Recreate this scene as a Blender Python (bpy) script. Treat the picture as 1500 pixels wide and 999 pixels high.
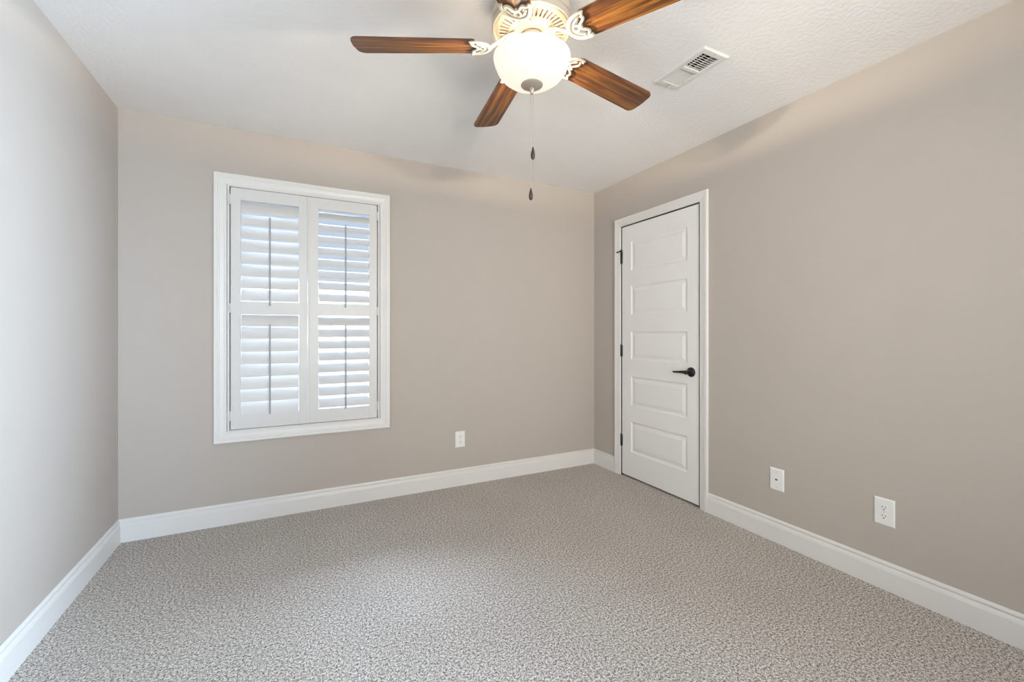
import bpy, bmesh, math, random
from mathutils import Vector, Matrix
random.seed(4)
S = bpy.context.scene
for o in list(bpy.data.objects): bpy.data.objects.remove(o)
COL = S.collection
R = math.radians

# ------------------------------------------------------------------ camera
W, D, H = 3.3136, 4.60, 2.44          # room: x -W..0, y -D..0 (shutter wall at y=0), z 0..H
cam = bpy.data.cameras.new('camera'); co = bpy.data.objects.new('camera', cam); COL.objects.link(co)
cam.sensor_width = 36.0; cam.lens = 635.5/1500*36.0
cam.shift_y = -(499.5-486.3)/1500
cam.clip_start = 0.02; cam.clip_end = 300
co.location = (-2.43669, -3.17390, 1.18344)
co.rotation_euler = (R(90), 0, -0.467681)
S.camera = co
S.view_settings.view_transform = 'Standard'; S.view_settings.look = 'None'
S.view_settings.gamma = 1.0; S.view_settings.use_curve_mapping = False
S.view_settings.exposure = 0.04

# ------------------------------------------------------------------ sky: pale blue, with bright lobes added out of view to fill the room
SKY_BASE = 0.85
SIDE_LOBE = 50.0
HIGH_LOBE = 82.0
REAR_FILL_LOBE = 11.5
LOW_FILL_LOBE = 13.0
LAMP_W = 78.0
BOWL_EMIT = 0.78
LAMP_COL = (1.0, 0.87, 0.69)
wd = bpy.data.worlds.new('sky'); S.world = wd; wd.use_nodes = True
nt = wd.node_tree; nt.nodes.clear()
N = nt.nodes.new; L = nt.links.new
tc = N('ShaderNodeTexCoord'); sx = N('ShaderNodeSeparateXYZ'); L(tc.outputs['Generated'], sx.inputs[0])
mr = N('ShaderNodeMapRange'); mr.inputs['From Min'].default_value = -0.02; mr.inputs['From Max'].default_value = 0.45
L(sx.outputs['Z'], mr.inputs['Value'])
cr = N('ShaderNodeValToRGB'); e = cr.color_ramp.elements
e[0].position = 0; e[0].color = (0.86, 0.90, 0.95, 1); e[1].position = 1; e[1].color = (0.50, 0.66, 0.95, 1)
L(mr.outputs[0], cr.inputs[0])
dv = N('ShaderNodeVectorMath'); dv.operation = 'DOT_PRODUCT'; dv.inputs[1].default_value = Vector((-0.64, -0.75, 0.12)).normalized()  # bright lobe added behind the viewer to shine in through the rear window
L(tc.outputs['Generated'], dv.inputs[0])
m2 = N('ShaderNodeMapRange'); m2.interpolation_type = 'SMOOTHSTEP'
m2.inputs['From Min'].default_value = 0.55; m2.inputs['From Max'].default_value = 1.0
m2.inputs['To Min'].default_value = 0.0; m2.inputs['To Max'].default_value = REAR_FILL_LOBE
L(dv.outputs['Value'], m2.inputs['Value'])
# upward glow added below the horizon behind the viewer, brightens the ceiling
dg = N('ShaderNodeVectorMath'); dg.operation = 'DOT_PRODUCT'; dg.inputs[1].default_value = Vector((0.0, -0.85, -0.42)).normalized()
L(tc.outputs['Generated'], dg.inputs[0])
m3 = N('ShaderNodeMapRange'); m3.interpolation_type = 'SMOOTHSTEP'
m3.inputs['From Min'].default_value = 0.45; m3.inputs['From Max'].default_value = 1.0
m3.inputs['To Min'].default_value = 0.0; m3.inputs['To Max'].default_value = LOW_FILL_LOBE
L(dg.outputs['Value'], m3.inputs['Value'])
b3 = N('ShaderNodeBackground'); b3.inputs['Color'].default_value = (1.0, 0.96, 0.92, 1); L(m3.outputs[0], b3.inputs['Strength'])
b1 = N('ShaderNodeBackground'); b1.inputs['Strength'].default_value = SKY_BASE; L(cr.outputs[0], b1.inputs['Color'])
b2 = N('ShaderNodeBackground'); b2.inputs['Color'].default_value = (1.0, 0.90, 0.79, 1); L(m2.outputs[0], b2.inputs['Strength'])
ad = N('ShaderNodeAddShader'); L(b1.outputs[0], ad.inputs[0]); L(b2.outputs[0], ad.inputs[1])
# bright lobe added beyond the side window to light the left wall
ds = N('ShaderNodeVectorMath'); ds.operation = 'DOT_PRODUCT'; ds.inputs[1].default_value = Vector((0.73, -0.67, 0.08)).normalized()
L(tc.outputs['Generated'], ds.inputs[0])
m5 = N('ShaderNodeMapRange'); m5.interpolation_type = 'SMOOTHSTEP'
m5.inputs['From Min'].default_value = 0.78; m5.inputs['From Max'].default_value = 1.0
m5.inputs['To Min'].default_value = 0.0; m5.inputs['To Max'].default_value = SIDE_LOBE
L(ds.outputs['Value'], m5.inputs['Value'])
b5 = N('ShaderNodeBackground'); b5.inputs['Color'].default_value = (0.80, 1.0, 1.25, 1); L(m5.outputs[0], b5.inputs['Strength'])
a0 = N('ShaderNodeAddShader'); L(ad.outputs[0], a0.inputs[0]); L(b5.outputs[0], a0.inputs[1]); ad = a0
# bright lobe added high beyond the shutters to light the floor
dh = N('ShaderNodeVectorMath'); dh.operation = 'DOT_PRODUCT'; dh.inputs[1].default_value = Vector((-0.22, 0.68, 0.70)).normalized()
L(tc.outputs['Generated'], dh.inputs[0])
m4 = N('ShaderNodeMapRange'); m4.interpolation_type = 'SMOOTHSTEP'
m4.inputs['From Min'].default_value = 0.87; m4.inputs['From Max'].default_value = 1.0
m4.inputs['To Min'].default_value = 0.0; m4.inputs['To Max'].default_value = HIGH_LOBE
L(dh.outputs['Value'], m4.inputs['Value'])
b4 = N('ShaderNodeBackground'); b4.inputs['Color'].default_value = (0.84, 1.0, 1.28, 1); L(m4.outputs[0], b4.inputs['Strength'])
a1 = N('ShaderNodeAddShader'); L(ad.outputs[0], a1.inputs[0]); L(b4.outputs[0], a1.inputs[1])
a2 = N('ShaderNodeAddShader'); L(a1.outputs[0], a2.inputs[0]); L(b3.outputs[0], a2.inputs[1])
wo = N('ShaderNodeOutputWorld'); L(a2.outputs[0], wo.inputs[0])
try: wd.cycles.sampling_method = 'AUTOMATIC'
except Exception: pass

def portal(name, loc, rot, sx_, sy_):
    l = bpy.data.lights.new(name, 'AREA'); l.shape = 'RECTANGLE'; l.size = sx_; l.size_y = sy_
    l.cycles.is_portal = True
    o = bpy.data.objects.new(name, l); o.location = loc; o.rotation_euler = rot; COL.objects.link(o)
portal('sky_portal', (-1.70, -D-0.14, 1.35), (R(90), 0, 0), 1.6, 1.7)      # added window behind the viewer: faces +y
portal('sky_portal', (0.14, -3.60, 1.35), (0, R(90), 0), 1.7, 1.2)       # added side window: faces -x
portal('sky_portal', (-2.345, 0.14, 1.33), (R(-90), 0, 0), 1.0, 1.6)      # shutter window: faces -y

# ------------------------------------------------------------------ materials
def mat(name, col, rough=0.5, spec=0.5, metal=0.0, bump=None, coat=0.0):
    m = bpy.data.materials.new(name); m.use_nodes = True
    t = m.node_tree; b = t.nodes['Principled BSDF']
    b.inputs['Base Color'].default_value = (*col, 1); b.inputs['Roughness'].default_value = rough
    b.inputs['Specular IOR Level'].default_value = spec; b.inputs['Metallic'].default_value = metal
    b.inputs['Coat Weight'].default_value = coat
    tcn = t.nodes.new('ShaderNodeTexCoord')
    # every surface keeps a very slight procedural unevenness of tone
    nz = t.nodes.new('ShaderNodeTexNoise'); nz.inputs['Scale'].default_value = 6.0; nz.inputs['Detail'].default_value = 3
    t.links.new(tcn.outputs['Object'], nz.inputs['Vector'])
    hv = t.nodes.new('ShaderNodeMapRange'); hv.inputs['To Min'].default_value = 0.975; hv.inputs['To Max'].default_value = 1.025
    t.links.new(nz.outputs['Fac'], hv.inputs['Value'])
    mx = t.nodes.new('ShaderNodeVectorMath'); mx.operation = 'SCALE'; mx.inputs[0].default_value = col
    t.links.new(hv.outputs[0], mx.inputs['Scale']); t.links.new(mx.outputs[0], b.inputs['Base Color'])
    if bump:
        sc, st, dist = bump
        n2 = t.nodes.new('ShaderNodeTexNoise'); n2.inputs['Scale'].default_value = sc; n2.inputs['Detail'].default_value = 4
        t.links.new(tcn.outputs['Object'], n2.inputs['Vector'])
        bp = t.nodes.new('ShaderNodeBump'); bp.inputs['Strength'].default_value = st; bp.inputs['Distance'].default_value = dist
        t.links.new(n2.outputs['Fac'], bp.inputs['Height']); t.links.new(bp.outputs[0], b.inputs['Normal'])
    return m

WALL = mat('greige_paint', (0.515, 0.463, 0.417), 0.6, 0.25, bump=(140, 0.12, 0.002))
CEIL = mat('ceiling_paint', (0.93, 0.92, 0.91), 0.8, 0.2, bump=(55, 0.45, 0.006))
TRIM = mat('trim_paint', (0.80, 0.785, 0.765), 0.32, 0.45)
SHUT = mat('shutter_paint', (0.72, 0.712, 0.70), 0.35, 0.4)
RODM = mat('grey_rod', (0.36, 0.36, 0.375), 0.4, 0.4)  # tilt rods an even grey, darker than the shutter panels
DOORM = mat('door_paint', (0.87, 0.86, 0.845), 0.34, 0.45, bump=(90, 0.05, 0.001))
PLATE = mat('white_plastic', (0.86, 0.86, 0.85), 0.3, 0.5)
BLACK = mat('black_metal', (0.012, 0.011, 0.012), 0.35, 0.5, 0.3)
DARK = mat('dark_slot', (0.03, 0.025, 0.02), 0.7, 0.2)
DUCT = mat('duct_interior', (0.045, 0.037, 0.03), 0.6, 0.3)
VENTM = mat('vent_enamel', (0.80, 0.78, 0.75), 0.4, 0.4)
STEEL = mat('screw_steel', (0.55, 0.53, 0.5), 0.35, 0.5, 0.8)
PLATEM = mat('beige_vent_metal', (0.31, 0.258, 0.20), 0.4, 0.4)
IRON = mat('cream_metal', (0.44, 0.40, 0.335), 0.38, 0.5)
HOUS = mat('beige_metal', (0.50, 0.43, 0.35), 0.34, 0.6, 0.25)
NICK = mat('brushed_nickel', (0.50, 0.43, 0.36), 0.38, 0.5, 0.55)
FOB = mat('dark_wood_fob', (0.045, 0.028, 0.02), 0.4, 0.5)
CHAIN = mat('chain_metal', (0.55, 0.50, 0.45), 0.4, 0.5, 0.5)
SIDING = mat('white_siding', (0.34, 0.335, 0.33), 0.7, 0.2)
SHINGLE = mat('pale_shingles', (0.42, 0.41, 0.405), 0.9, 0.1)
HGLASS = mat('house_window_glass', (0.10, 0.10, 0.115), 0.3, 0.5)
PAVE = mat('pale_paving', (0.17, 0.162, 0.158), 0.9, 0.1, bump=(30, 0.4, 0.05))

def carpet_mat():
    m = bpy.data.materials.new('speckled_carpet'); m.use_nodes = True; t = m.node_tree; b = t.nodes['Principled BSDF']
    N = t.nodes.new; L = t.links.new
    b.inputs['Roughness'].default_value = 0.95; b.inputs['Specular IOR Level'].default_value = 0.08
    b.inputs['Sheen Weight'].default_value = 0.15
    tc = N('ShaderNodeTexCoord')
    n1 = N('ShaderNodeTexNoise'); n1.inputs['Scale'].default_value = 105; n1.inputs['Detail'].default_value = 5; n1.inputs['Roughness'].default_value = 0.8
    L(tc.outputs['Object'], n1.inputs['Vector'])
    cr = N('ShaderNodeValToRGB'); e = cr.color_ramp.elements
    e[0].position = 0.425; e[0].color = (0.075, 0.058, 0.046, 1)
    e[1].position = 0.565; e[1].color = (0.97, 0.91, 0.85, 1)
    k = e.new(0.465); k.color = (0.33, 0.29, 0.25, 1)
    k = e.new(0.520); k.color = (0.66, 0.605, 0.55, 1)
    nf = N('ShaderNodeTexNoise'); nf.inputs['Scale'].default_value = 230; nf.inputs['Detail'].default_value = 2; nf.inputs['Roughness'].default_value = 0.7
    L(tc.outputs['Object'], nf.inputs['Vector'])
    mf = N('ShaderNodeMix'); mf.inputs[0].default_value = 0.42; L(n1.outputs['Fac'], mf.inputs[2]); L(nf.outputs['Fac'], mf.inputs[3])
    L(mf.outputs[0], cr.inputs[0])
    n3 = N('ShaderNodeTexNoise'); n3.inputs['Scale'].default_value = 2.2; n3.inputs['Detail'].default_value = 3
    L(tc.outputs['Object'], n3.inputs['Vector'])
    mr = N('ShaderNodeMapRange'); mr.inputs['To Min'].default_value = 0.88; mr.inputs['To Max'].default_value = 1.12
    L(n3.outputs['Fac'], mr.inputs['Value'])
    sc = N('ShaderNodeVectorMath'); sc.operation = 'SCALE'; L(cr.outputs[0], sc.inputs[0]); L(mr.outputs[0], sc.inputs['Scale'])
    L(sc.outputs[0], b.inputs['Base Color'])
    n2 = N('ShaderNodeTexNoise'); n2.inputs['Scale'].default_value = 175; n2.inputs['Detail'].default_value = 3; n2.inputs['Roughness'].default_value = 0.7
    L(tc.outputs['Object'], n2.inputs['Vector'])
    bp = N('ShaderNodeBump'); bp.inputs['Strength'].default_value = 0.8; bp.inputs['Distance'].default_value = 0.008
    L(n2.outputs['Fac'], bp.inputs['Height']); L(bp.outputs[0], b.inputs['Normal'])
    return m
CARPET = carpet_mat()

def wood_mat():
    m = bpy.data.materials.new('walnut_veneer'); m.use_nodes = True; t = m.node_tree; b = t.nodes['Principled BSDF']
    N = t.nodes.new; L = t.links.new
    b.inputs['Roughness'].default_value = 0.36; b.inputs['Specular IOR Level'].default_value = 0.5
    tc = N('ShaderNodeTexCoord'); mp = N('ShaderNodeMapping'); mp.inputs['Scale'].default_value = (2.2, 42, 8)
    oi = N('ShaderNodeObjectInfo')
    av = N('ShaderNodeVectorMath'); av.operation = 'ADD'
    cx = N('ShaderNodeCombineXYZ'); mu = N('ShaderNodeMath'); mu.operation = 'MULTIPLY'; mu.inputs[1].default_value = 13
    L(oi.outputs['Random'], mu.inputs[0]); L(mu.outputs[0], cx.inputs[0])
    L(tc.outputs['Object'], mp.inputs[0]); L(mp.outputs[0], av.inputs[0]); L(cx.outputs[0], av.inputs[1])
    nz = N('ShaderNodeTexNoise'); nz.inputs['Scale'].default_value = 1.3; nz.inputs['Detail'].default_value = 6; nz.inputs['Roughness'].default_value = 0.6
    nz.inputs['Distortion'].default_value = 0.5
    L(av.outputs[0], nz.inputs['Vector'])
    cr = N('ShaderNodeValToRGB'); e = cr.color_ramp.elements
    e[0].position = 0.33; e[0].color = (0.042, 0.014, 0.008, 1); e[1].position = 0.70; e[1].color = (0.36, 0.145, 0.022, 1)
    k = e.new(0.5); k.color = (0.125, 0.043, 0.012, 1)
    L(nz.outputs['Fac'], cr.inputs[0]); L(cr.outputs[0], b.inputs['Base Color'])
    return m
WOOD = wood_mat()

def glass_mat():
    m = bpy.data.materials.new('window_glass'); m.use_nodes = True; t = m.node_tree; t.nodes.clear()
    N = t.nodes.new; L = t.links.new
    tr = N('ShaderNodeBsdfTransparent'); tr.inputs[0].default_value = (0.95, 0.97, 0.97, 1)
    gl = N('ShaderNodeBsdfGlossy'); gl.inputs['Roughness'].default_value = 0.02
    fr = N('ShaderNodeFresnel'); fr.inputs[0].default_value = 1.45
    mx = N('ShaderNodeMixShader'); L(fr.outputs[0], mx.inputs[0]); L(tr.outputs[0], mx.inputs[1]); L(gl.outputs[0], mx.inputs[2])
    o = N('ShaderNodeOutputMaterial'); L(mx.outputs[0], o.inputs[0]); return m
GLASS = glass_mat()

def bowl_mat():
    m = bpy.data.materials.new('frosted_lamp_glass'); m.use_nodes = True; t = m.node_tree; t.nodes.clear()
    N = t.nodes.new; L = t.links.new
    em = N('ShaderNodeEmission'); em.inputs[0].default_value = (1.0, 0.88, 0.72, 1); em.inputs[1].default_value = BOWL_EMIT
    tl = N('ShaderNodeBsdfTranslucent'); tl.inputs[0].default_value = (0.024, 0.023, 0.020, 1)
    df = N('ShaderNodeBsdfDiffuse'); df.inputs[0].default_value = (0.8, 0.78, 0.74, 1)
    nz = N('ShaderNodeTexNoise'); nz.inputs['Scale'].default_value = 9
    mr = N('ShaderNodeMapRange'); mr.inputs['To Min'].default_value = 0.42; mr.inputs['To Max'].default_value = 0.58
    L(nz.outputs['Fac'], mr.inputs['Value'])
    mx = N('ShaderNodeMixShader'); L(mr.outputs[0], mx.inputs[0]); L(tl.outputs[0], mx.inputs[1]); L(df.outputs[0], mx.inputs[2])
    a = N('ShaderNodeAddShader'); L(mx.outputs[0], a.inputs[0]); L(em.outputs[0], a.inputs[1])
    o = N('ShaderNodeOutputMaterial'); L(a.outputs[0], o.inputs[0]); return m
BOWL = bowl_mat()

# ------------------------------------------------------------------ mesh helpers
class MB:
    def __init__(s): s.v = []; s.f = []; s.m = []
    def add(s, vs, fs, mi=0):
        o = len(s.v); s.v += [tuple(v) for v in vs]; s.f += [tuple(i+o for i in f) for f in fs]; s.m += [mi]*len(fs)
    def box(s, a, b, mi=0):
        x0, y0, z0 = [min(a[i], b[i]) for i in range(3)]; x1, y1, z1 = [max(a[i], b[i]) for i in range(3)]
        s.add([(x0,y0,z0),(x1,y0,z0),(x1,y1,z0),(x0,y1,z0),(x0,y0,z1),(x1,y0,z1),(x1,y1,z1),(x0,y1,z1)],
              [(0,3,2,1),(4,5,6,7),(0,1,5,4),(1,2,6,5),(2,3,7,6),(3,0,4,7)], mi)
    def bbox(s, a, b, bev=0.002, mi=0):
        """box with chamfered edges"""
        bm = bmesh.new(); bmesh.ops.create_cube(bm, size=1)
        c = [(a[i]+b[i])/2 for i in range(3)]; d = [abs(b[i]-a[i]) for i in range(3)]
        for v in bm.verts: v.co = Vector((c[0]+v.co.x*d[0], c[1]+v.co.y*d[1], c[2]+v.co.z*d[2]))
        bmesh.ops.bevel(bm, geom=list(bm.edges), offset=bev, segments=2, affect='EDGES', profile=0.5)
        s.addbm(bm, mi)
    def addbm(s, bm, mi=0, M=None):
        bm.verts.index_update()
        vs = [(M @ v.co) if M else v.co.copy() for v in bm.verts]
        s.add(vs, [[v.index for v in f.verts] for f in bm.faces], mi); bm.free()
    def lathe(s, prof, n=48, c=(0,0,0), mi=0, M=None):
        """revolve [(r,z)] about z"""
        vs = []; fs = []
        for (r, z) in prof:
            for k in range(n):
                t = 2*math.pi*k/n; p = Vector((r*math.cos(t), r*math.sin(t), z))
                if M: p = M @ p
                vs.append((p[0]+c[0], p[1]+c[1], p[2]+c[2]))
        for i in range(len(prof)-1):
            for k in range(n):
                k2 = (k+1) % n; fs.append((i*n+k, i*n+k2, (i+1)*n+k2, (i+1)*n+k))
        if prof[0][0] > 1e-6: fs.append(tuple(range(n))[::-1])
        if prof[-1][0] > 1e-6: fs.append(tuple((len(prof)-1)*n+k for k in range(n)))
        s.add(vs, fs, mi)
    def ring(s, prof, n=48, c=(0,0,0), mi=0):
        """closed lathe profile, no caps"""
        vs = []; fs = []; q = len(prof)
        for (r, z) in prof:
            for k in range(n):
                t = 2*math.pi*k/n; vs.append((c[0]+r*math.cos(t), c[1]+r*math.sin(t), c[2]+z))
        for i in range(q):
            j = (i+1) % q
            for k in range(n):
                k2 = (k+1) % n; fs.append((i*n+k, i*n+k2, j*n+k2, j*n+k))
        s.add(vs, fs, mi)
    def tube(s, pts, rad, n=8, mi=0, flat=1.0, closed=False):
        """tube along points; rad number or list; flat squashes along z"""
        pts = [Vector(p) for p in pts]; q = len(pts); vs = []; fs = []
        for i, p in enumerate(pts):
            if closed: d = pts[(i+1) % q]-pts[i-1]
            else: d = pts[min(i+1, q-1)]-pts[max(i-1, 0)]
            d.normalize()
            up = Vector((0,0,1)) if abs(d.z) < 0.9 else Vector((1,0,0))
            a = d.cross(up).normalized(); b = a.cross(d).normalized()
            r = rad[i] if isinstance(rad, (list, tuple)) else rad
            for k in range(n):
                t = 2*math.pi*k/n; vs.append(p + a*r*math.cos(t) + b*r*flat*math.sin(t))
        for i in range(q if closed else q-1):
            j = (i+1) % q
            for k in range(n):
                k2 = (k+1) % n; fs.append((i*n+k, j*n+k, j*n+k2, i*n+k2))
        if not closed: fs.append(tuple(range(n))); fs.append(tuple((q-1)*n+k for k in range(n))[::-1])
        s.add(vs, fs, mi)
    def prism(s, outline, axis_a, axis_b, origin, depth_vec, mi=0):
        A, B, O, Dv = Vector(axis_a), Vector(axis_b), Vector(origin), Vector(depth_vec); n = len(outline)
        vs = [O+A*u+B*v for u, v in outline]+[O+A*u+B*v+Dv for u, v in outline]
        fs = [tuple(range(n)), tuple(range(n, 2*n))[::-1]]+[(i, i+n, (i+1) % n+n, (i+1) % n) for i in range(n)]
        s.add(vs, fs, mi)
    def build(s, name, mats, parent=None, smooth=0, loc=(0,0,0)):
        me = bpy.data.meshes.new(name); me.from_pydata(s.v, [], s.f)
        for m in (mats if isinstance(mats, (list, tuple)) else [mats]): me.materials.append(m)
        for i, p in enumerate(me.polygons): p.material_index = s.m[i]
        bm = bmesh.new(); bm.from_mesh(me); bmesh.ops.recalc_face_normals(bm, faces=bm.faces); bm.to_mesh(me); bm.free()
        if smooth:
            me.polygons.foreach_set('use_smooth', [True]*len(me.polygons))
            try: me.set_sharp_from_angle(angle=R(smooth))
            except Exception: pass
        o = bpy.data.objects.new(name, me); COL.objects.link(o); o.location = loc
        if parent: o.parent = parent
        return o

def tag(o, label=None, cat=None, group=None, kind=None):
    if label: o['label'] = label
    if cat: o['category'] = cat
    if group: o['group'] = group
    if kind: o['kind'] = kind
    return o
def struct(o, label, cat): return tag(o, label, cat, kind='structure')
def empty(name, loc=(0,0,0), rot=(0,0,0)):
    o = bpy.data.objects.new(name, None); o.empty_display_size = 0.1; COL.objects.link(o); o.location = loc; o.rotation_euler = rot; return o
def copy_tree(o, parent=None):
    c = o.copy(); COL.objects.link(c)
    if parent: c.parent = parent
    for ch in list(o.children): copy_tree(ch, c)
    return c

# ================================================================== THE ROOM
m = MB(); m.box((-W-0.12, -D-0.12, -0.12), (0.12, 0.12, 0.0)); 
fl = struct(m.build('floor', CARPET), 'grey and brown speckled cut pile carpet covering the whole floor', 'floor')
# the supply register needs a duct hole in the ceiling: build the slab around it
VX0, VX1, VY0, VY1 = -0.795, -0.690, -1.825, -1.587
m = MB()
m.box((-W-0.12, -D-0.12, H), (VX0, 0.12, H+0.12)); m.box((VX1, -D-0.12, H), (0.12, 0.12, H+0.12))
m.box((VX0, -D-0.12, H), (VX1, VY0, H+0.12)); m.box((VX0, VY1, H), (VX1, 0.12, H+0.12))
m.box((VX0, VY0, H+0.10), (VX1, VY1, H+0.12))
struct(m.build('ceiling', CEIL), 'off white orange peel textured ceiling', 'ceiling')

def wall_with_hole(lo, hi, axis, h0, h1, z0, z1):
    """box wall lo..hi with a hole h0..h1 along axis and z0..z1"""
    m = MB()
    def seg(a0, a1, zz0, zz1):
        if a1-a0 < 1e-6 or zz1-zz0 < 1e-6: return
        l = list(lo); h = list(hi); l[axis] = a0; h[axis] = a1; l[2] = zz0; h[2] = zz1; m.box(l, h)
    seg(lo[axis], h0, lo[2], hi[2]); seg(h1, hi[axis], lo[2], hi[2])
    seg(h0, h1, lo[2], z0); seg(h0, h1, z1, hi[2]); return m
# opening of the shuttered window
OX0, OX1, OZ0, OZ1 = -2.796, -1.889, 0.566, 2.091
struct(wall_with_hole((-W-0.12, 0, 0), (0.12, 0.12, H), 0, OX0, OX1, OZ0, OZ1).build('wall_back', WALL), 'greige wall with the shuttered window', 'wall')
m = MB(); m.box((-W-0.12, -D, 0), (-W, 0, H)); struct(m.build('wall_left', WALL), 'plain greige wall on the left', 'wall')
# right wall: door recess
DY0, DY1, DZ1 = -1.137, -0.373, 2.047
m = MB()
m.box((0, DY1, 0), (0.12, 0, H)); m.box((0, DY0, DZ1), (0.12, DY1, H)); m.box((0.07, DY0, 0), (0.12, DY1, DZ1))
SY0, SY1 = -4.15, -3.05
m.box((0, SY1, 0), (0.12, DY0, H)); m.box((0, SY0, 0), (0.12, SY1, 0.55)); m.box((0, SY0, 2.15), (0.12, SY1, H)); m.box((0, -D, 0), (0.12, SY0, H))
struct(m.build('wall_right', WALL), 'greige wall with the white door', 'wall')
SX0, SX1, SZ0, SZ1 = -2.45, -0.95, 0.55, 2.15
struct(wall_with_hole((-W-0.12, -D-0.12, 0), (0.12, -D, H), 0, SX0, SX1, SZ0, SZ1).build('wall_front', WALL), 'plain greige wall behind the viewer', 'wall')

# ---- baseboards: flat face, cove and bead at the top
BH = 0.129
BP = [(0.0, 0.0), (0.0145, 0.0), (0.0145, 0.0875), (0.0125, 0.0885), (0.0125, 0.0910), (0.0145, 0.0915), (0.0125, 0.098), (0.0080, 0.106), (0.0068, 0.1085), (0.0030, 0.1090), (0.0030, 0.1130), (0.0085, 0.1135), (0.0085, 0.119), (0.0065, 0.124), (0.0025, 0.1285), (0.0, BH)]
def baseboard(m, p0, p1, nrm, mit0, mit1):
    """profile swept p0->p1; nrm points into the room; mit = shift along the run per metre of thickness"""
    p0, p1, nrm = Vector((*p0, 0)), Vector((*p1, 0)), Vector((*nrm, 0)); d = (p1-p0).normalized(); n = len(BP)
    vs = [p0+nrm*t+d*(t*mit0)+Vector((0,0,z)) for t, z in BP]+[p1+nrm*t-d*(t*mit1)+Vector((0,0,z)) for t, z in BP]
    fs = [(i, i+1, n+i+1, n+i) for i in range(n-1)]+[tuple(range(n)), tuple(range(n, 2*n))]
    m.add(vs, fs)
CASL, CASR = -0.297, -1.213
m = MB(); baseboard(m, (-W, 0), (0, 0), (0, -1), 1, 1); struct(m.build('baseboard_back', TRIM), 'white baseboard under the shuttered window', 'baseboard')
m = MB(); baseboard(m, (-W, -D), (-W, 0), (1, 0), 1, 1); struct(m.build('baseboard_left', TRIM), 'white baseboard along the left wall', 'baseboard')
m = MB(); baseboard(m, (0, 0), (0, CASL), (-1, 0), 1, 0); baseboard(m, (0, CASR), (0, -D), (-1, 0), 0, 1)
struct(m.build('baseboard_right', TRIM), 'white baseboard on both sides of the white door', 'baseboard')
m = MB(); baseboard(m, (-W, -D), (0, -D), (0, 1), 1, 1); struct(m.build('baseboard_front', TRIM), 'white baseboard behind the viewer', 'baseboard')

# ---- moulded casings: profile (inset from outer edge, projection)
CP = [(0.0, 0.0), (0.0, 0.017), (0.003, 0.019), (0.012, 0.019), (0.015, 0.017), (0.018, 0.017), (0.021, 0.0185), (0.026, 0.0165), (0.029, 0.0145), (0.032, 0.0155), (0.050, 0.0105), (0.056, 0.0105), (0.058, 0.009), (0.062, 0.0095), (0.066, 0.008), (0.070, 0.0)]
def casing_closed(m, to3, a0, a1, z0, z1, prof):
    q = len(prof); vs = []
    for u, v in prof:
        for (a, z) in ((a0+u, z0+u), (a1-u, z0+u), (a1-u, z1-u), (a0+u, z1-u)): vs.append(to3(a, z, v))
    fs = []
    for i in range(q-1):
        for k in range(4): fs.append((i*4+k, i*4+(k+1) % 4, (i+1)*4+(k+1) % 4, (i+1)*4+k))
    m.add(vs, fs)
def casing_open(m, to3, a0, a1, z0, z1, prof):
    q = len(prof); vs = []
    for u, v in prof:
        for (a, z) in ((a0+u, z0), (a0+u, z1-u), (a1-u, z1-u), (a1-u, z0)): vs.append(to3(a, z, v))
    fs = []
    for i in range(q-1):
        for k in range(3): fs.append((i*4+k, i*4+k+1, (i+1)*4+k+1, (i+1)*4+k))
    fs.append(tuple(i*4 for i in range(q))); fs.append(tuple(i*4+3 for i in range(q)))
    m.add(vs, fs)
BACK3 = lambda a, z, v: (a, -v, z)
RIGHT3 = lambda a, z, v: (-v, a, z)

# ================================================================== WINDOW 1
win = struct(empty('window_1', ((OX0+OX1)/2, 0, OZ0)), 'white cased window in the greige wall behind the shutters', 'window')
def wloc(o):                                   # keep world coordinates under the empty
    o.parent = win; o.matrix_parent_inverse = Matrix.Translation(win.location).inverted(); return o
m = MB(); casing_closed(m, BACK3, -2.866, -1.819, 0.503, 2.157, CP+[(0.074, 0.0)]); wloc(m.build('casing', TRIM))
m = MB()                                       # shutter hanging frame lining the opening
fr = [(0.0, 0.0105), (0.009, 0.0105), (0.011, 0.008), (0.011, -0.025), (0.024, -0.025), (0.024, -0.050), (0.0, -0.055)]
casing_closed(m, BACK3, OX0, OX1, OZ0, OZ1, fr); wloc(m.build('frame', SHUT))
m = MB()
for (a0, a1, b0, b1, y0, y1) in ((OX0, OX1, OZ0, 1.35, 0.070, 0.090), (OX0, OX1, 1.31, OZ1, 0.092, 0.112)):
    t = 0.042
    m.box((a0, y0, b0), (a1, y1, b0+t)); m.box((a0, y0, b1-t), (a1, y1, b1)); m.box((a0, y0, b0+t), (a0+t, y1, b1-t)); m.box((a1-t, y0, b0+t), (a1, y1, b1-t))
sash = wloc(m.build('sash', TRIM))
m = MB(); m.box((OX0+0.04, 0.079, OZ0+0.04), (OX1-0.04, 0.082, 1.31)); m.box((OX0+0.04, 0.101, 1.35), (OX1-0.04, 0.104, OZ1-0.04))
wloc(m.build('glass_pane', GLASS))

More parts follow.
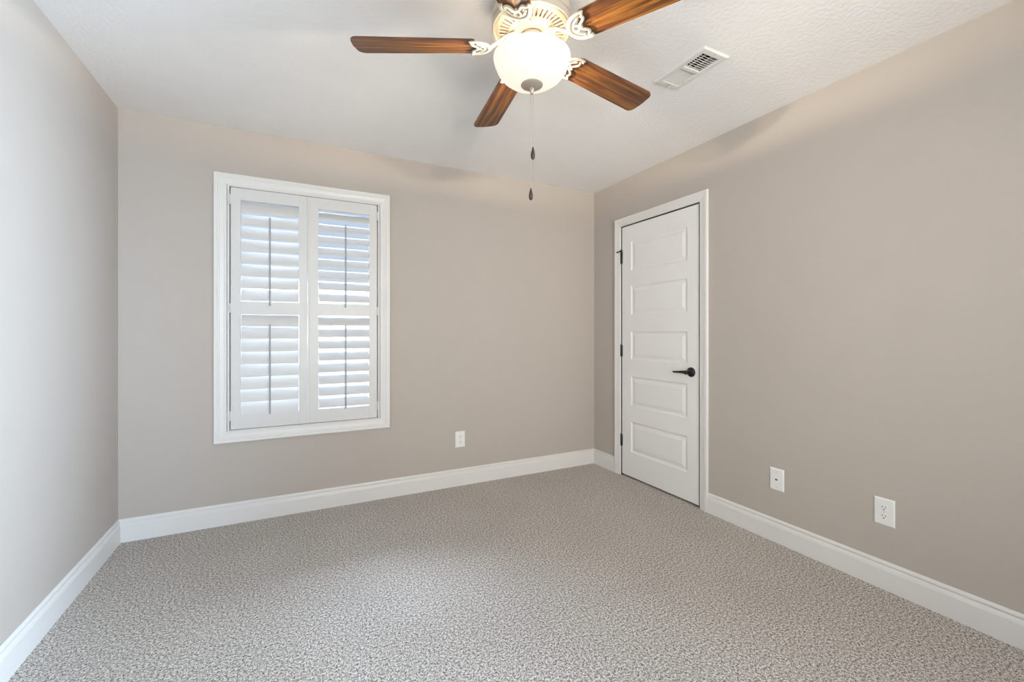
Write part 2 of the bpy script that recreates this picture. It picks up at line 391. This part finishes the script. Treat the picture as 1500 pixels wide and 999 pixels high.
# ================================================================== SHUTTERS
YF, YB = -0.006, 0.022                         # panel front and back
YC = 0.5*(YF+YB)
def louver_bank(m, x0, x1, z0, z1, ang, n=8):
    per = (z1-z0)/n; hc, ht = 0.0445, 0.0052; seg = 16
    for k in range(n):
        zc = z0+per*(k+0.5); ring0 = []
        for s in range(seg):
            t = 2*math.pi*s/seg; u = hc*math.cos(t); w = ht*math.sin(t)
            # u axis runs outward-and-up: room edge low, outer edge high
            y = YC+u*math.cos(ang)-w*math.sin(ang); z = zc+u*math.sin(ang)+w*math.cos(ang); ring0.append((y, z))
        vs = [(x0, y, z) for y, z in ring0]+[(x1, y, z) for y, z in ring0]
        m.add(vs, [(i, (i+1) % seg, seg+(i+1) % seg, seg+i) for i in range(seg)]+[tuple(range(seg)), tuple(range(seg, 2*seg))[::-1]])
def shutter(x0, x1, lx0, lx1, ang_up, ang_lo, rod_x, hinge_x, label, astragal=None):
    z0, z1 = 0.580, 2.078; ZU0, ZU1, ZL0, ZL1 = 1.376, 2.005, 0.668, 1.294
    root = tag(empty('plantation_shutter', (0.5*(x0+x1), YF, z0)), label, 'shutter', 'plantation shutters in the window')
    def P(o): o.parent = root; o.matrix_parent_inverse = Matrix.Translation(root.location).inverted(); return o
    m = MB()
    m.bbox((x0, YF, z0), (lx0, YB, z1), 0.002); m.bbox((lx1, YF, z0), (x1, YB, z1), 0.002)
    for a, b in ((z0, ZL0), (ZL1, ZU0), (ZU1, z1)): m.box((lx0-0.001, YF+0.001, a), (lx1+0.001, YB-0.001, b))
    if astragal: m.bbox((astragal-0.0065, YF-0.005, z0), (astragal+0.0065, YF+0.002, z1), 0.002)
    P(m.build('panel_frame', SHUT))
    m = MB(); louver_bank(m, lx0+0.0015, lx1-0.0015, ZU0, ZU1, ang_up); P(m.build('upper_louvers', SHUT, smooth=50))
    m = MB(); louver_bank(m, lx0+0.0015, lx1-0.0015, ZL0, ZL1, ang_lo); P(m.build('lower_louvers', SHUT, smooth=50))
    for (a, b, ang, zc0) in ((1.349, 1.911, ang_up, ZU0), (0.662, 1.232, ang_lo, ZL0)):
        yr = YC-0.0445*math.cos(ang)-0.0075
        m = MB(); m.bbox((rod_x-0.0055, yr-0.001, a), (rod_x+0.0055, yr+0.005, b), 0.0015)
        P(tag(m.build('tilt_rod', RODM), 'grey vertical tilt rod'))
    for z in (2.000, 1.330, 0.665):
        m = MB(); m.tube([(hinge_x, YF-0.006, z-0.030), (hinge_x, YF-0.006, z+0.030)], 0.0045, 10)
        m.box((hinge_x-0.010, YF-0.004, z-0.028), (hinge_x+0.010, YF+0.001, z+0.028)); P(m.build('hinge', SHUT))
    return root
shutter(-2.779, -2.3515, -2.727, -2.401, R(60), R(60), -2.567, -2.782, 'left white plantation shutter panel with nearly closed louvers')
shutter(-2.3425, -1.906, -2.284, -1.958, R(42), R(40), -2.116, -1.903, 'right white plantation shutter panel showing blue sky between louvers', -2.3445)

# ================================================================== DOOR
m = MB(); casing_open(m, RIGHT3, CASR, CASL, 0.0, 2.121, [(0.0, 0.0), (0.0, 0.016), (0.003, 0.018), (0.016, 0.018), (0.019, 0.0165), (0.024, 0.0165), (0.028, 0.0145), (0.050, 0.0115), (0.056, 0.0115), (0.060, 0.0095), (0.064, 0.0085), (0.066, 0.0), (0.076, 0.0), (0.076, -0.06), (0.0765, -0.06)])
struct(m.build('trim_1', TRIM), 'white moulded casing around the white door', 'door casing')
LY0, LY1, LZ0, LZ1 = -1.1366, -0.3740, 0.016, 2.0440
door = struct(empty('door_1', (0.0, LY1, LZ0)), 'white five panel door with black lever and hinges', 'door')
def dl(o, par=None):
    o.parent = par or door
    o.matrix_parent_inverse = Matrix.Translation(door.location).inverted() if not par else Matrix.Identity(4)
    return o
PY0, PY1 = -1.040, -0.476
PZ = [(0.210, 0.462), (0.584, 0.828), (0.959, 1.190), (1.319, 1.559), (1.676, 1.918)]
m = MB(); XF, XB = 0.001, 0.036
m.box((XF, LY0, LZ0), (XB, PY0, LZ1)); m.box((XF, PY1, LZ0), (XB, LY1, LZ1))
zs = [LZ0]+[z for p in PZ for z in p]+[LZ1]
for i in range(0, len(zs), 2): m.box((XF, PY0, zs[i]), (XB, PY1, zs[i+1]))
for (a, b) in PZ:
    rings = [(0.0, 0.0), (0.004, 0.0015), (0.010, 0.0075), (0.016, 0.009), (0.021, 0.009), (0.026, 0.0075), (0.044, 0.002), (0.048, 0.0015)]
    vs = []
    for ins, dep in rings:
        vs += [(XF+dep, PY0+ins, a+ins), (XF+dep, PY1-ins, a+ins), (XF+dep, PY1-ins, b-ins), (XF+dep, PY0+ins, b-ins)]
    fs = [(i*4+k, i*4+(k+1) % 4, (i+1)*4+(k+1) % 4, (i+1)*4+k) for i in range(len(rings)-1) for k in range(4)]
    q = (len(rings)-1)*4; fs.append((q, q+1, q+2, q+3)); m.add(vs, fs)
dl(m.build('door_leaf', DOORM))
hinges = []
for z in (1.797, 1.030, 0.291):
    m = MB(); yh = LY1+0.002
    m.lathe([(0.0, -0.052), (0.004, -0.050), (0.0065, -0.046), (0.0065, -0.016), (0.0058, -0.0155), (0.0065, -0.015), (0.0065, 0.015), (0.0058, 0.0155), (0.0065, 0.016), (0.0065, 0.046), (0.004, 0.050), (0.0, 0.053)], 14, (-0.0065, yh, z))
    m.box((-0.004, yh-0.008, z-0.045), (0.001, yh+0.008, z+0.045))
    hinges.append(dl(tag(m.build('hinge', BLACK, smooth=40), 'black door hinge')))
# hinge pin stop on the top hinge
m = MB(); z = 1.852; yh = LY1+0.002
m.lathe([(0.004, -0.006), (0.011, -0.005), (0.011, 0.005), (0.004, 0.006)], 14, (-0.0065, yh, z))
m.tube([(-0.008, yh, z), (-0.020, yh+0.012, z-0.002), (-0.026, yh+0.024, z-0.006)], 0.0048, 8)
m.lathe([(0.0, -0.005), (0.008, -0.004), (0.008, 0.004), (0.0, 0.005)], 12, (-0.027, yh+0.026, z-0.007))
m.tube([(-0.008, yh, z), (-0.018, yh-0.010, z+0.010)], 0.0045, 8)
dl(tag(m.build('hinge_pin_stop', BLACK, smooth=40), 'black hinge pin door stop'))
# lever handle
RX = Matrix.Rotation(R(-90), 4, 'Y')          # lathe axis z -> -x (into the room)
LVY, LVZ = -1.074, 0.908
m = MB(); m.lathe([(0.0, 0.0), (0.033, 0.0), (0.0335, 0.003), (0.032, 0.007), (0.026, 0.011), (0.016, 0.014), (0.0125, 0.018), (0.0125, 0.045), (0.014, 0.048), (0.0145, 0.056), (0.012, 0.060), (0.0, 0.061)], 32, (0.001, LVY, LVZ), M=RX)
h = dl(tag(m.build('lever_handle', BLACK, smooth=40), 'black round rosette lever handle'))
m = MB()
pts = [(-0.050, LVY-0.010, LVZ), (-0.050, LVY+0.010, LVZ), (-0.051, LVY+0.035, LVZ+0.001), (-0.052, LVY+0.065, LVZ-0.001), (-0.051, LVY+0.095, LVZ-0.003), (-0.046, LVY+0.115, LVZ-0.003), (-0.038, LVY+0.122, LVZ-0.003)]
m.tube(pts, [0.011, 0.012, 0.0095, 0.0070, 0.0062, 0.0062, 0.006], 12, flat=1.0)
dl(tag(m.build('lever', BLACK, smooth=40), 'black curved lever arm'))
m = MB(); m.box((-0.0015, LY0-0.0035, LVZ-0.03), (0.012, LY0-0.001, LVZ+0.03)); dl(tag(m.build('strike_plate', STEEL), 'grey strike plate'))

# ================================================================== OUTLETS AND JACK
def outlet(loc, rotz, label, group):
    """origin on the wall face; local -y points into the room"""
    root = tag(empty('wall_outlet', loc, (0, 0, rotz)), label, 'outlet', group)
    m = MB(); w, h_, t = 0.0395, 0.062, 0.0062
    m.add([(-w,0,-h_),(w,0,-h_),(w,0,h_),(-w,0,h_),(-w,-0.0025,-h_),(w,-0.0025,-h_),(w,-0.0025,h_),(-w,-0.0025,h_),
           (-w+0.005,-t,-h_+0.005),(w-0.005,-t,-h_+0.005),(w-0.005,-t,h_-0.005),(-w+0.005,-t,h_-0.005)],
          [(0,1,2,3),(0,1,5,4),(1,2,6,5),(2,3,7,6),(3,0,4,7),(4,5,9,8),(5,6,10,9),(6,7,11,10),(7,4,8,11),(8,9,10,11)])
    m.build('cover_plate', PLATE, root)
    for zc in (0.0195, -0.0195):
        m = MB(); out = []
        for k in range(28):                    # round face with flattened top and bottom
            a = 2*math.pi*k/28; out.append((0.0172*math.cos(a), max(-0.0135, min(0.0135, 0.0172*math.sin(a)))))
        m.prism(out, (1,0,0), (0,0,1), (0, -0.006, zc), (0, -0.0022, 0))
        for sx_, hh in ((-0.0062, 0.0045), (0.0062, 0.0037)):
            m.box((sx_-0.0011, -0.00845, zc+0.003-hh), (sx_+0.0011, -0.0081, zc+0.003+hh), 1)
        g = [(0.0027*math.cos(2*math.pi*k/14), 0.0027*math.sin(2*math.pi*k/14)-0.0082) for k in range(14)]
        m.prism(g, (1,0,0), (0,0,1), (0, -0.0081, zc), (0, -0.00035, 0), 1)
        m.build('receptacle', [PLATE, DARK], root)
    m = MB(); m.prism([(0.0026*math.cos(2*math.pi*k/14), 0.0026*math.sin(2*math.pi*k/14)) for k in range(14)], (1,0,0), (0,0,1), (0,-0.006,0), (0,-0.0012,0))
    m.build('screw', STEEL, root)
    return root
outlet((-1.283, 0, 0.3555), 0, 'white duplex wall outlet under and right of the window', 'wall plates low on the walls')
outlet((0, -2.1625, 0.3545), R(-90), 'white duplex wall outlet on right wall, nearer the viewer', 'wall plates low on the walls')
root = tag(empty('wall_jack_plate', (0, -1.6645, 0.353), (0, 0, R(-90))), 'white wall plate with one small jack, right of the door', 'wall plate', 'wall plates low on the walls')
m = MB(); w, h_, t = 0.0395, 0.062, 0.0062
m.add([(-w,0,-h_),(w,0,-h_),(w,0,h_),(-w,0,h_),(-w,-0.0025,-h_),(w,-0.0025,-h_),(w,-0.0025,h_),(-w,-0.0025,h_),
       (-w+0.005,-t,-h_+0.005),(w-0.005,-t,-h_+0.005),(w-0.005,-t,h_-0.005),(-w+0.005,-t,h_-0.005)],
      [(0,1,2,3),(0,1,5,4),(1,2,6,5),(2,3,7,6),(3,0,4,7),(4,5,9,8),(5,6,10,9),(6,7,11,10),(7,4,8,11),(8,9,10,11)])
m.build('cover_plate', PLATE, root)
m = MB(); m.bbox((-0.0095, -0.0078, -0.0085), (0.0095, -0.006, 0.0085), 0.0006); m.box((-0.0065, -0.0082, -0.0042), (0.0065, -0.0077, 0.0030), 1); m.box((-0.0022, -0.0082, -0.0060), (0.0022, -0.0077, -0.0042), 1)
tag(m.build('jack', [PLATE, DARK], root), 'small dark jack socket')
for zc in (0.042, -0.042):
    m = MB(); m.prism([(0.0026*math.cos(2*math.pi*k/14), 0.0026*math.sin(2*math.pi*k/14)) for k in range(14)], (1,0,0), (0,0,1), (0,-0.006,zc), (0,-0.001,0)); m.build('screw', STEEL, root)

# ================================================================== CEILING REGISTER
vx, vy = -0.7425, -1.706
vent = tag(empty('ceiling_vent', (vx, vy, H)), 'white rectangular ceiling air register right of the fan', 'vent')
hw, hl = 0.082, 0.151                          # half width (x), half length (y)
ow, ol = 0.0515, 0.118                         # half opening
m = MB()
prof = [(hw, hl, 0.0), (hw, hl, -0.002), (hw-0.006, hl-0.006, -0.0085), (hw-0.010, hl-0.010, -0.009), (ow+0.003, ol+0.003, -0.009), (ow, ol, -0.007), (ow, ol, 0.004)]
vs = []
for a, b, z in prof: vs += [(-a, -b, z), (a, -b, z), (a, b, z), (-a, b, z)]
m.add(vs, [(i*4+k, i*4+(k+1) % 4, (i+1)*4+(k+1) % 4, (i+1)*4+k) for i in range(len(prof)-1) for k in range(4)])
m.box((-ow, -0.010, -0.0088), (ow, 0.006, 0.004))                     # bar between the two halves
m.build('register_frame', VENTM, vent)
m = MB()
def slat(m, y, ang, ln=0.016, th=0.0011):
    c, s = math.cos(ang), math.sin(ang)
    for_ = []
    for (u, w_) in ((-ln/2, -th/2), (ln/2, -th/2), (ln/2, th/2), (-ln/2, th/2)): for_.append((y+u*c-w_*s, 0.0005+u*s+w_*c))
    m.add([(-ow, a, b) for a, b in for_]+[(ow, a, b) for a, b in for_], [(0,1,2,3),(4,5,6,7),(0,1,5,4),(1,2,6,5),(2,3,7,6),(3,0,4,7)])
for k in range(8): slat(m, -0.110+k*0.0132, R(47), 0.012, 0.0018)
for k in range(8): slat(m, 0.017+k*0.0132, R(134), 0.0092)
m.build('slat', VENTM, vent)
m = MB()                                        # damper blades and cross bars behind the slats
for x in (-0.018, 0.018): m.box((x-0.003, -ol, 0.003), (x+0.003, -0.010, 0.008))
m.build('damper', VENTM, vent)
m = MB(); m.box((-ow, -ol, 0.094), (ow, ol, 0.0985)); m.box((-ow+0.0002, -ol, 0.03), (-ow+0.001, ol, 0.094)); m.box((ow-0.001, -ol, 0.03), (ow-0.0002, ol, 0.094)); m.box((-ow, -ol+0.0002, 0.03), (ow, -ol+0.001, 0.094)); m.box((-ow, ol-0.001, 0.03), (ow, ol-0.0002, 0.094))
tag(m.build('duct_lining', DUCT, vent), 'dark duct inside the register')
m = MB(); m.tube([(-0.002, ol+0.008, -0.008), (-0.002, ol+0.012, -0.020), (-0.004, ol+0.017, -0.030)], 0.0016, 8); m.tube([(-0.014, ol+0.009, -0.011), (0.010, ol+0.009, -0.011)], 0.0015, 8)
tag(m.build('damper_lever', STEEL, vent), 'small grey damper lever')
for y in (-hl+0.014,):
    m = MB(); m.lathe([(0.0, -0.0108), (0.0028, -0.0102), (0.0036, -0.009)], 12, (0.0, y, 0)); m.build('screw', STEEL, vent)

# ================================================================== CEILING FAN
FX, FY = -1.635, -1.752
ZB = 2.255                                     # blade height
fan = tag(empty('ceiling_fan', (FX, FY, H)), 'five blade ceiling fan with walnut blades and lit glass bowl', 'ceiling fan')
def zl(z): return z-H
# motor housing
m = MB()
m.lathe([(0.0, zl(2.4395)), (0.118, zl(2.4395)), (0.124, zl(2.425)), (0.126, zl(2.415)), (0.138, zl(2.400)), (0.146, zl(2.378)), (0.149, zl(2.355)), (0.149, zl(2.342)), (0.1465, zl(2.340)), (0.1465, zl(2.336)), (0.150, zl(2.334)), (0.1505, zl(2.322)), (0.148, zl(2.314)), (0.143, zl(2.312)), (0.140, zl(2.316)), (0.137, zl(2.318)), (0.0, zl(2.318))], 72)
m.build('motor_housing', HOUS, fan, smooth=30)
# slotted cooling plate under the motor
m = MB(); nsl = 40; r0, r1, r2, r3 = 0.070, 0.088, 0.122, 0.137; zt, zb_ = zl(2.3175), zl(2.308)
rr = [r0, r1, r2, r3]; zz = [zl(2.305), zl(2.3065), zl(2.3105), zl(2.316)]
step = 2*math.pi/nsl; duty = 0.52
for k in range(nsl):
    a0 = k*step; a1 = a0+step*duty; a2 = a0+step
    def P(i, a, dz=0): return (rr[i]*math.cos(a), rr[i]*math.sin(a), zz[i]+dz)
    for (b0, b1, solid) in ((a0, a1, True), (a1, a2, False)):
        for i in range(3):
            if i == 1 and not solid: continue
            m.add([P(i, b0), P(i, b1), P(i+1, b1), P(i+1, b0)], [(0,1,2,3)])
    # rib side walls give the slots depth
    for a in (a0, a1): m.add([P(1, a), P(2, a), (rr[2]*math.cos(a), rr[2]*math.sin(a), zt), (rr[1]*math.cos(a), rr[1]*math.sin(a), zt)], [(0,1,2,3)])
m.build('cooling_plate', PLATEM, fan)
m = MB(); m.ring([(0.040, zl(2.318)), (0.070, zl(2.318)), (0.072, zl(2.306)), (0.066, zl(2.297)), (0.050, zl(2.295)), (0.042, zl(2.298))], 60)
m.build('flywheel', HOUS, fan, smooth=30)
# neck of the light kit; added hidden pan shields motor and ceiling from bulbs
m = MB(); m.lathe([(0.036, zl(2.318)), (0.036, zl(2.270)), (0.052, zl(2.262)), (0.056, zl(2.250)), (0.050, zl(2.243)), (0.028, zl(2.238)), (0.014, zl(2.232)), (0.006, zl(2.228)), (0.006, zl(2.118)), (0.0, zl(2.118))], 40)
m.build('light_kit_neck', NICK, fan, smooth=35)
m = MB(); m.lathe([(0.0, zl(2.2195)), (0.080, zl(2.2185)), (0.088, zl(2.2165)), (0.090, zl(2.2140)), (0.0885, zl(2.2135)), (0.082, zl(2.2160)), (0.0, zl(2.2165))], 56)
m.build('light_shield_pan', NICK, fan, smooth=40)
# glass bowl
def bowl_prof(off):
    out = []
    pr = [(0.022, 2.1135), (0.045, 2.1140), (0.070, 2.1190), (0.094, 2.1295), (0.114, 2.1450), (0.129, 2.1650), (0.1385, 2.1880), (0.1430, 2.2020), (0.1445, 2.2110)]
    for r, z in pr: out.append((r-off*(0.2+r*5) if r > 0.1 else r, z+(off if r < 0.13 else 0)))
    return out
m = MB(); o_ = bowl_prof(0); i_ = bowl_prof(0.004)
m.ring([(r, zl(z)) for r, z in o_]+[(r, zl(z)) for r, z in i_[::-1]], 72)
m.build('glass_bowl', BOWL, fan, smooth=60)
m = MB(); m.lathe([(0.0, zl(2.119)), (0.0405, zl(2.1125)), (0.0415, zl(2.1105)), (0.040, zl(2.1085)), (0.030, zl(2.103)), (0.016, zl(2.0985)), (0.009, zl(2.097)), (0.0075, zl(2.092)), (0.0085, zl(2.089)), (0.0065, zl(2.085)), (0.0055, zl(2.078)), (0.0, zl(2.077))], 40)
m.build('bowl_finial', NICK, fan, smooth=40)
# bulbs (each with its own light)
for k in range(3):
    a = R(30+120*k); r = 0.052; bx, by, bz = r*math.cos(a), r*math.sin(a), zl(2.150)
    m = MB(); m.lathe([(0.0, -0.022), (0.010, -0.020), (0.017, -0.011), (0.019, 0.0), (0.017, 0.010), (0.010, 0.024), (0.009, 0.040), (0.0, 0.041)], 20, (bx, by, bz))
    bm_ = bpy.data.materials.get('lit_bulb')
    if not bm_:
        bm_ = bpy.data.materials.new('lit_bulb'); bm_.use_nodes = True; b = bm_.node_tree.nodes['Principled BSDF']
        b.inputs['Emission Color'].default_value = (*LAMP_COL, 1); b.inputs['Emission Strength'].default_value = 6.0
    bo = m.build('bulb', bm_, fan, smooth=60)
    l = bpy.data.lights.new('bulb_light', 'POINT'); l.energy = LAMP_W/3; l.color = LAMP_COL; l.shadow_soft_size = 0.010
    lo = bpy.data.objects.new('bulb_light', l); COL.objects.link(lo); lo.parent = fan; lo.location = (bx, by, zl(2.203))
    bo.scale = (1, 1, 1)
# pull chains
def pull(px, py, ztop, zf0, zf1):
    m = MB(); m.tube([(px, py, zl(ztop)), (px, py, zl(zf0))], 0.0007, 8)
    z = zf0+0.004
    while z < ztop: m.lathe([(0.0, -0.0014), (0.0012, 0.0), (0.0, 0.0012)], 6, (px, py, zl(z))); z += 0.0105
    c = tag(m.build('pull_chain', CHAIN, fan), 'thin metal bead pull chain')
    ln = zf0-zf1; m = MB()
    m.lathe([(0.0, zl(zf0+0.001)), (0.0022, zl(zf0)), (0.0030, zl(zf0-0.10*ln)), (0.0062, zl(zf0-0.35*ln)), (0.0082, zl(zf0-0.65*ln)), (0.0070, zl(zf0-0.88*ln)), (0.0035, zl(zf1)), (0.0, zl(zf1-0.0005))], 16, (px, py, 0))
    tag(m.build('pull_fob', FOB, c, smooth=50), 'dark brown teardrop fob')
pull(0.0035, -0.002, 2.079, 1.878, 1.832)
pull(-0.0020, 0.004, 2.079, 1.725, 1.680)
# blades
PITCH = R(-12)                                  # counter-clockwise edge hangs lower
BR0, BR1 = 0.200, 0.668
def blade_outline():
    w0, w1 = 0.056, 0.066; pts = []
    # scalloped root edge
    pts += [(BR0+0.022, -w0), (BR0+0.012, -w0*0.93), (BR0+0.012, -w0*0.62), (BR0+0.004, -w0*0.40), (BR0-0.004, -w0*0.20), (BR0-0.001, 0), (BR0-0.004, w0*0.20), (BR0+0.004, w0*0.40), (BR0+0.012, w0*0.62), (BR0+0.012, w0*0.93), (BR0+0.022, w0)]
    rc = 0.030
    def arc(cx, cy, a0, a1):
        return [(cx+rc*math.cos(R(a0+(a1-a0)*k/7)), cy+rc*math.sin(R(a0+(a1-a0)*k/7))) for k in range(8)]
    pts += arc(BR1-rc-0.004, w1-rc, 90, 8)
    pts += [(BR1, 0.0)]
    pts += arc(BR1-rc-0.004, -w1+rc, -8, -90)
    return pts
mb = MB(); ol_ = blade_outline()
mb.prism(ol_, (1,0,0), (0,1,0), (0,0,-0.003), (0,0,0.006))
bl = mb.build('blade', WOOD, fan)
mb = MB()
# blade iron in blade coordinates (x radial, z up): arm, crescent with two horns, inner scallop and centre loop, all under the blade
zi = -0.0065
mb.tube([(0.052, 0, 0.046), (0.070, 0, 0.044), (0.100, 0, 0.034), (0.135, 0, 0.010), (0.160, 0, zi)], [0.0105, 0.0095, 0.0085, 0.0085, 0.010], 10, flat=0.75)
cres = []; rad = []
for k in range(25):
    a = R(-100+200*k/24); x = 0.222-0.062*math.cos(a); y = 0.052*math.sin(a)
    cres.append((x, y, zi)); rad.append(0.0085-0.0035*(abs(k-12)/12)**2)
mb.tube(cres, rad, 10, flat=0.55)
inn = []
for k in range(21):
    y = -0.040+0.080*k/20; x = 0.207-0.010*math.cos(y/0.040*math.pi*1.5)+0.010*abs(y)/0.04
    inn.append((x, y, zi))
mb.tube(inn, 0.0052, 8, flat=0.7)
mb.tube([(0.187+0.012*math.cos(2*math.pi*k/16), 0.012*math.sin(2*math.pi*k/16), zi) for k in range(16)], 0.0040, 8, flat=0.8, closed=True)
for s in (-1, 1): mb.tube([(0.176, s*0.006, zi), (0.186, s*0.022, zi), (0.205, s*0.034, zi)], 0.0042, 8, flat=0.8)
ir = mb.build('blade_iron', IRON, bl, smooth=50)
for (x, y) in ((0.206, 0.0), (0.226, 0.046), (0.226, -0.046)):
    mb = MB(); mb.lathe([(0.0, zi-0.0068), (0.003, zi-0.0064), (0.0042, zi-0.0045), (0.0042, zi+0.004)], 10, (x, y, 0))
    mb.build('blade_screw', IRON, bl, smooth=40)
for k in range(5):
    b = bl if k == 0 else copy_tree(bl, fan)
    az = R(10.2+72*k)
    b.location = (0, 0, zl(ZB)); b.rotation_mode = 'QUATERNION'
    b.rotation_quaternion = (Matrix.Rotation(az, 3, 'Z') @ Matrix.Rotation(PITCH, 3, 'X')).to_quaternion()

# ================================================================== ADDED WINDOW (unseen, behind the viewer, lets fill daylight in)
w2 = struct(empty('fill_window_2', (0.5*(SX0+SX1), -D, SZ0)), 'added white cased window behind the viewer, lets in fill light', 'window')
def w2p(o): o.parent = w2; o.matrix_parent_inverse = Matrix.Translation(w2.location).inverted(); return o
FRONT3 = lambda a, z, v: (a, -D+v, z)
m = MB(); casing_closed(m, FRONT3, SX0-0.07, SX1+0.07, SZ0-0.07, SZ1+0.07, CP+[(0.07, -0.12)]); w2p(m.build('casing', TRIM))
m = MB(); t = 0.04; zm = 0.5*(SZ0+SZ1); ya, yb = -D-0.085, -D-0.06; xm = 0.5*(SX0+SX1)
for x in (SX0, xm-t/2, SX1-t): m.box((x, ya, SZ0), (x+t, yb, SZ1))
for z in (SZ0, zm-t/2, SZ1-t): m.box((SX0+t, ya, z), (xm-t/2, yb, z+t)); m.box((xm+t/2, ya, z), (SX1-t, yb, z+t))
w2p(m.build('sash', TRIM))
m = MB()
for (xa, xb) in ((SX0+t, xm-t/2), (xm+t/2, SX1-t)):
    for (za, zb2) in ((SZ0+t, zm-t/2), (zm+t/2, SZ1-t)): m.box((xa-0.004, -D-0.074, za-0.004), (xb+0.004, -D-0.071, zb2+0.004))
w2p(m.build('glass_pane', GLASS))

w3 = struct(empty('fill_window_3', (0, 0.5*(SY0+SY1), SZ0)), 'added white cased window on the right wall beside the viewer, lets in fill light', 'window')  # added unseen side window, lets fill light reach the left wall
def w3p(o): o.parent = w3; o.matrix_parent_inverse = Matrix.Translation(w3.location).inverted(); return o
m = MB(); casing_closed(m, RIGHT3, SY0-0.07, SY1+0.07, SZ0-0.07, SZ1+0.07, CP+[(0.07, -0.12)]); w3p(m.build('casing', TRIM))
m = MB(); t = 0.04
m.box((0.06, SY0, SZ0), (0.085, SY0+t, SZ1)); m.box((0.06, SY1-t, SZ0), (0.085, SY1, SZ1))
for z in (SZ0, zm-t/2, SZ1-t): m.box((0.06, SY0+t, z), (0.085, SY1-t, z+t))
w3p(m.build('sash', TRIM))
m = MB(); m.box((0.071, SY0+t-0.004, SZ0+t-0.004), (0.074, SY1-t+0.004, zm-t/2+0.004)); m.box((0.071, SY0+t-0.004, zm+t/2-0.004), (0.074, SY1-t+0.004, SZ1-t+0.004)); w3p(m.build('glass_pane', GLASS))

# ================================================================== OUTSIDE
m = MB(); m.box((-40, 0.6, -0.55), (30, 70, -0.45)); struct(m.build('paving', PAVE), 'pale paved ground outside the shuttered window', 'ground')
house = tag(empty('neighbor_house', (-2, 20, -0.45)), 'white sided house with pale roof seen through the right shutter', 'house')
m = MB(); m.box((-10, 0, 0), (12, 8, 3.05))
for k in range(16): m.box((-10, -0.015, 0.19*k), (12, 0.0, 0.19*k+0.012))
m.build('house_wall', SIDING, house)
m = MB(); m.add([(-10.5,-0.5,3.0),(12.5,-0.5,3.0),(12.5,4,4.55),(-10.5,4,4.55),(-10.5,8.5,3.0),(12.5,8.5,3.0),(-10.5,-0.5,2.85),(12.5,-0.5,2.85),(-10.5,8.5,2.85),(12.5,8.5,2.85)],
      [(0,1,2,3),(3,2,5,4),(0,1,7,6),(4,5,9,8),(6,7,9,8),(0,3,4,8,6),(1,2,5,9,7)]); m.build('roof', SHINGLE, house)
for xw in (-5.2, 0.76, 3.69):
    m = MB(); m.box((xw-0.65, -0.06, 0.95), (xw+0.65, 0.01, 2.35)); wf = m.build('house_window', TRIM, house)
    m = MB(); m.box((xw-0.55, -0.075, 1.05), (xw+0.55, -0.06, 1.62)); m.box((xw-0.55, -0.075, 1.68), (xw+0.55, -0.06, 2.25)); m.build('house_window_pane', HGLASS, wf)
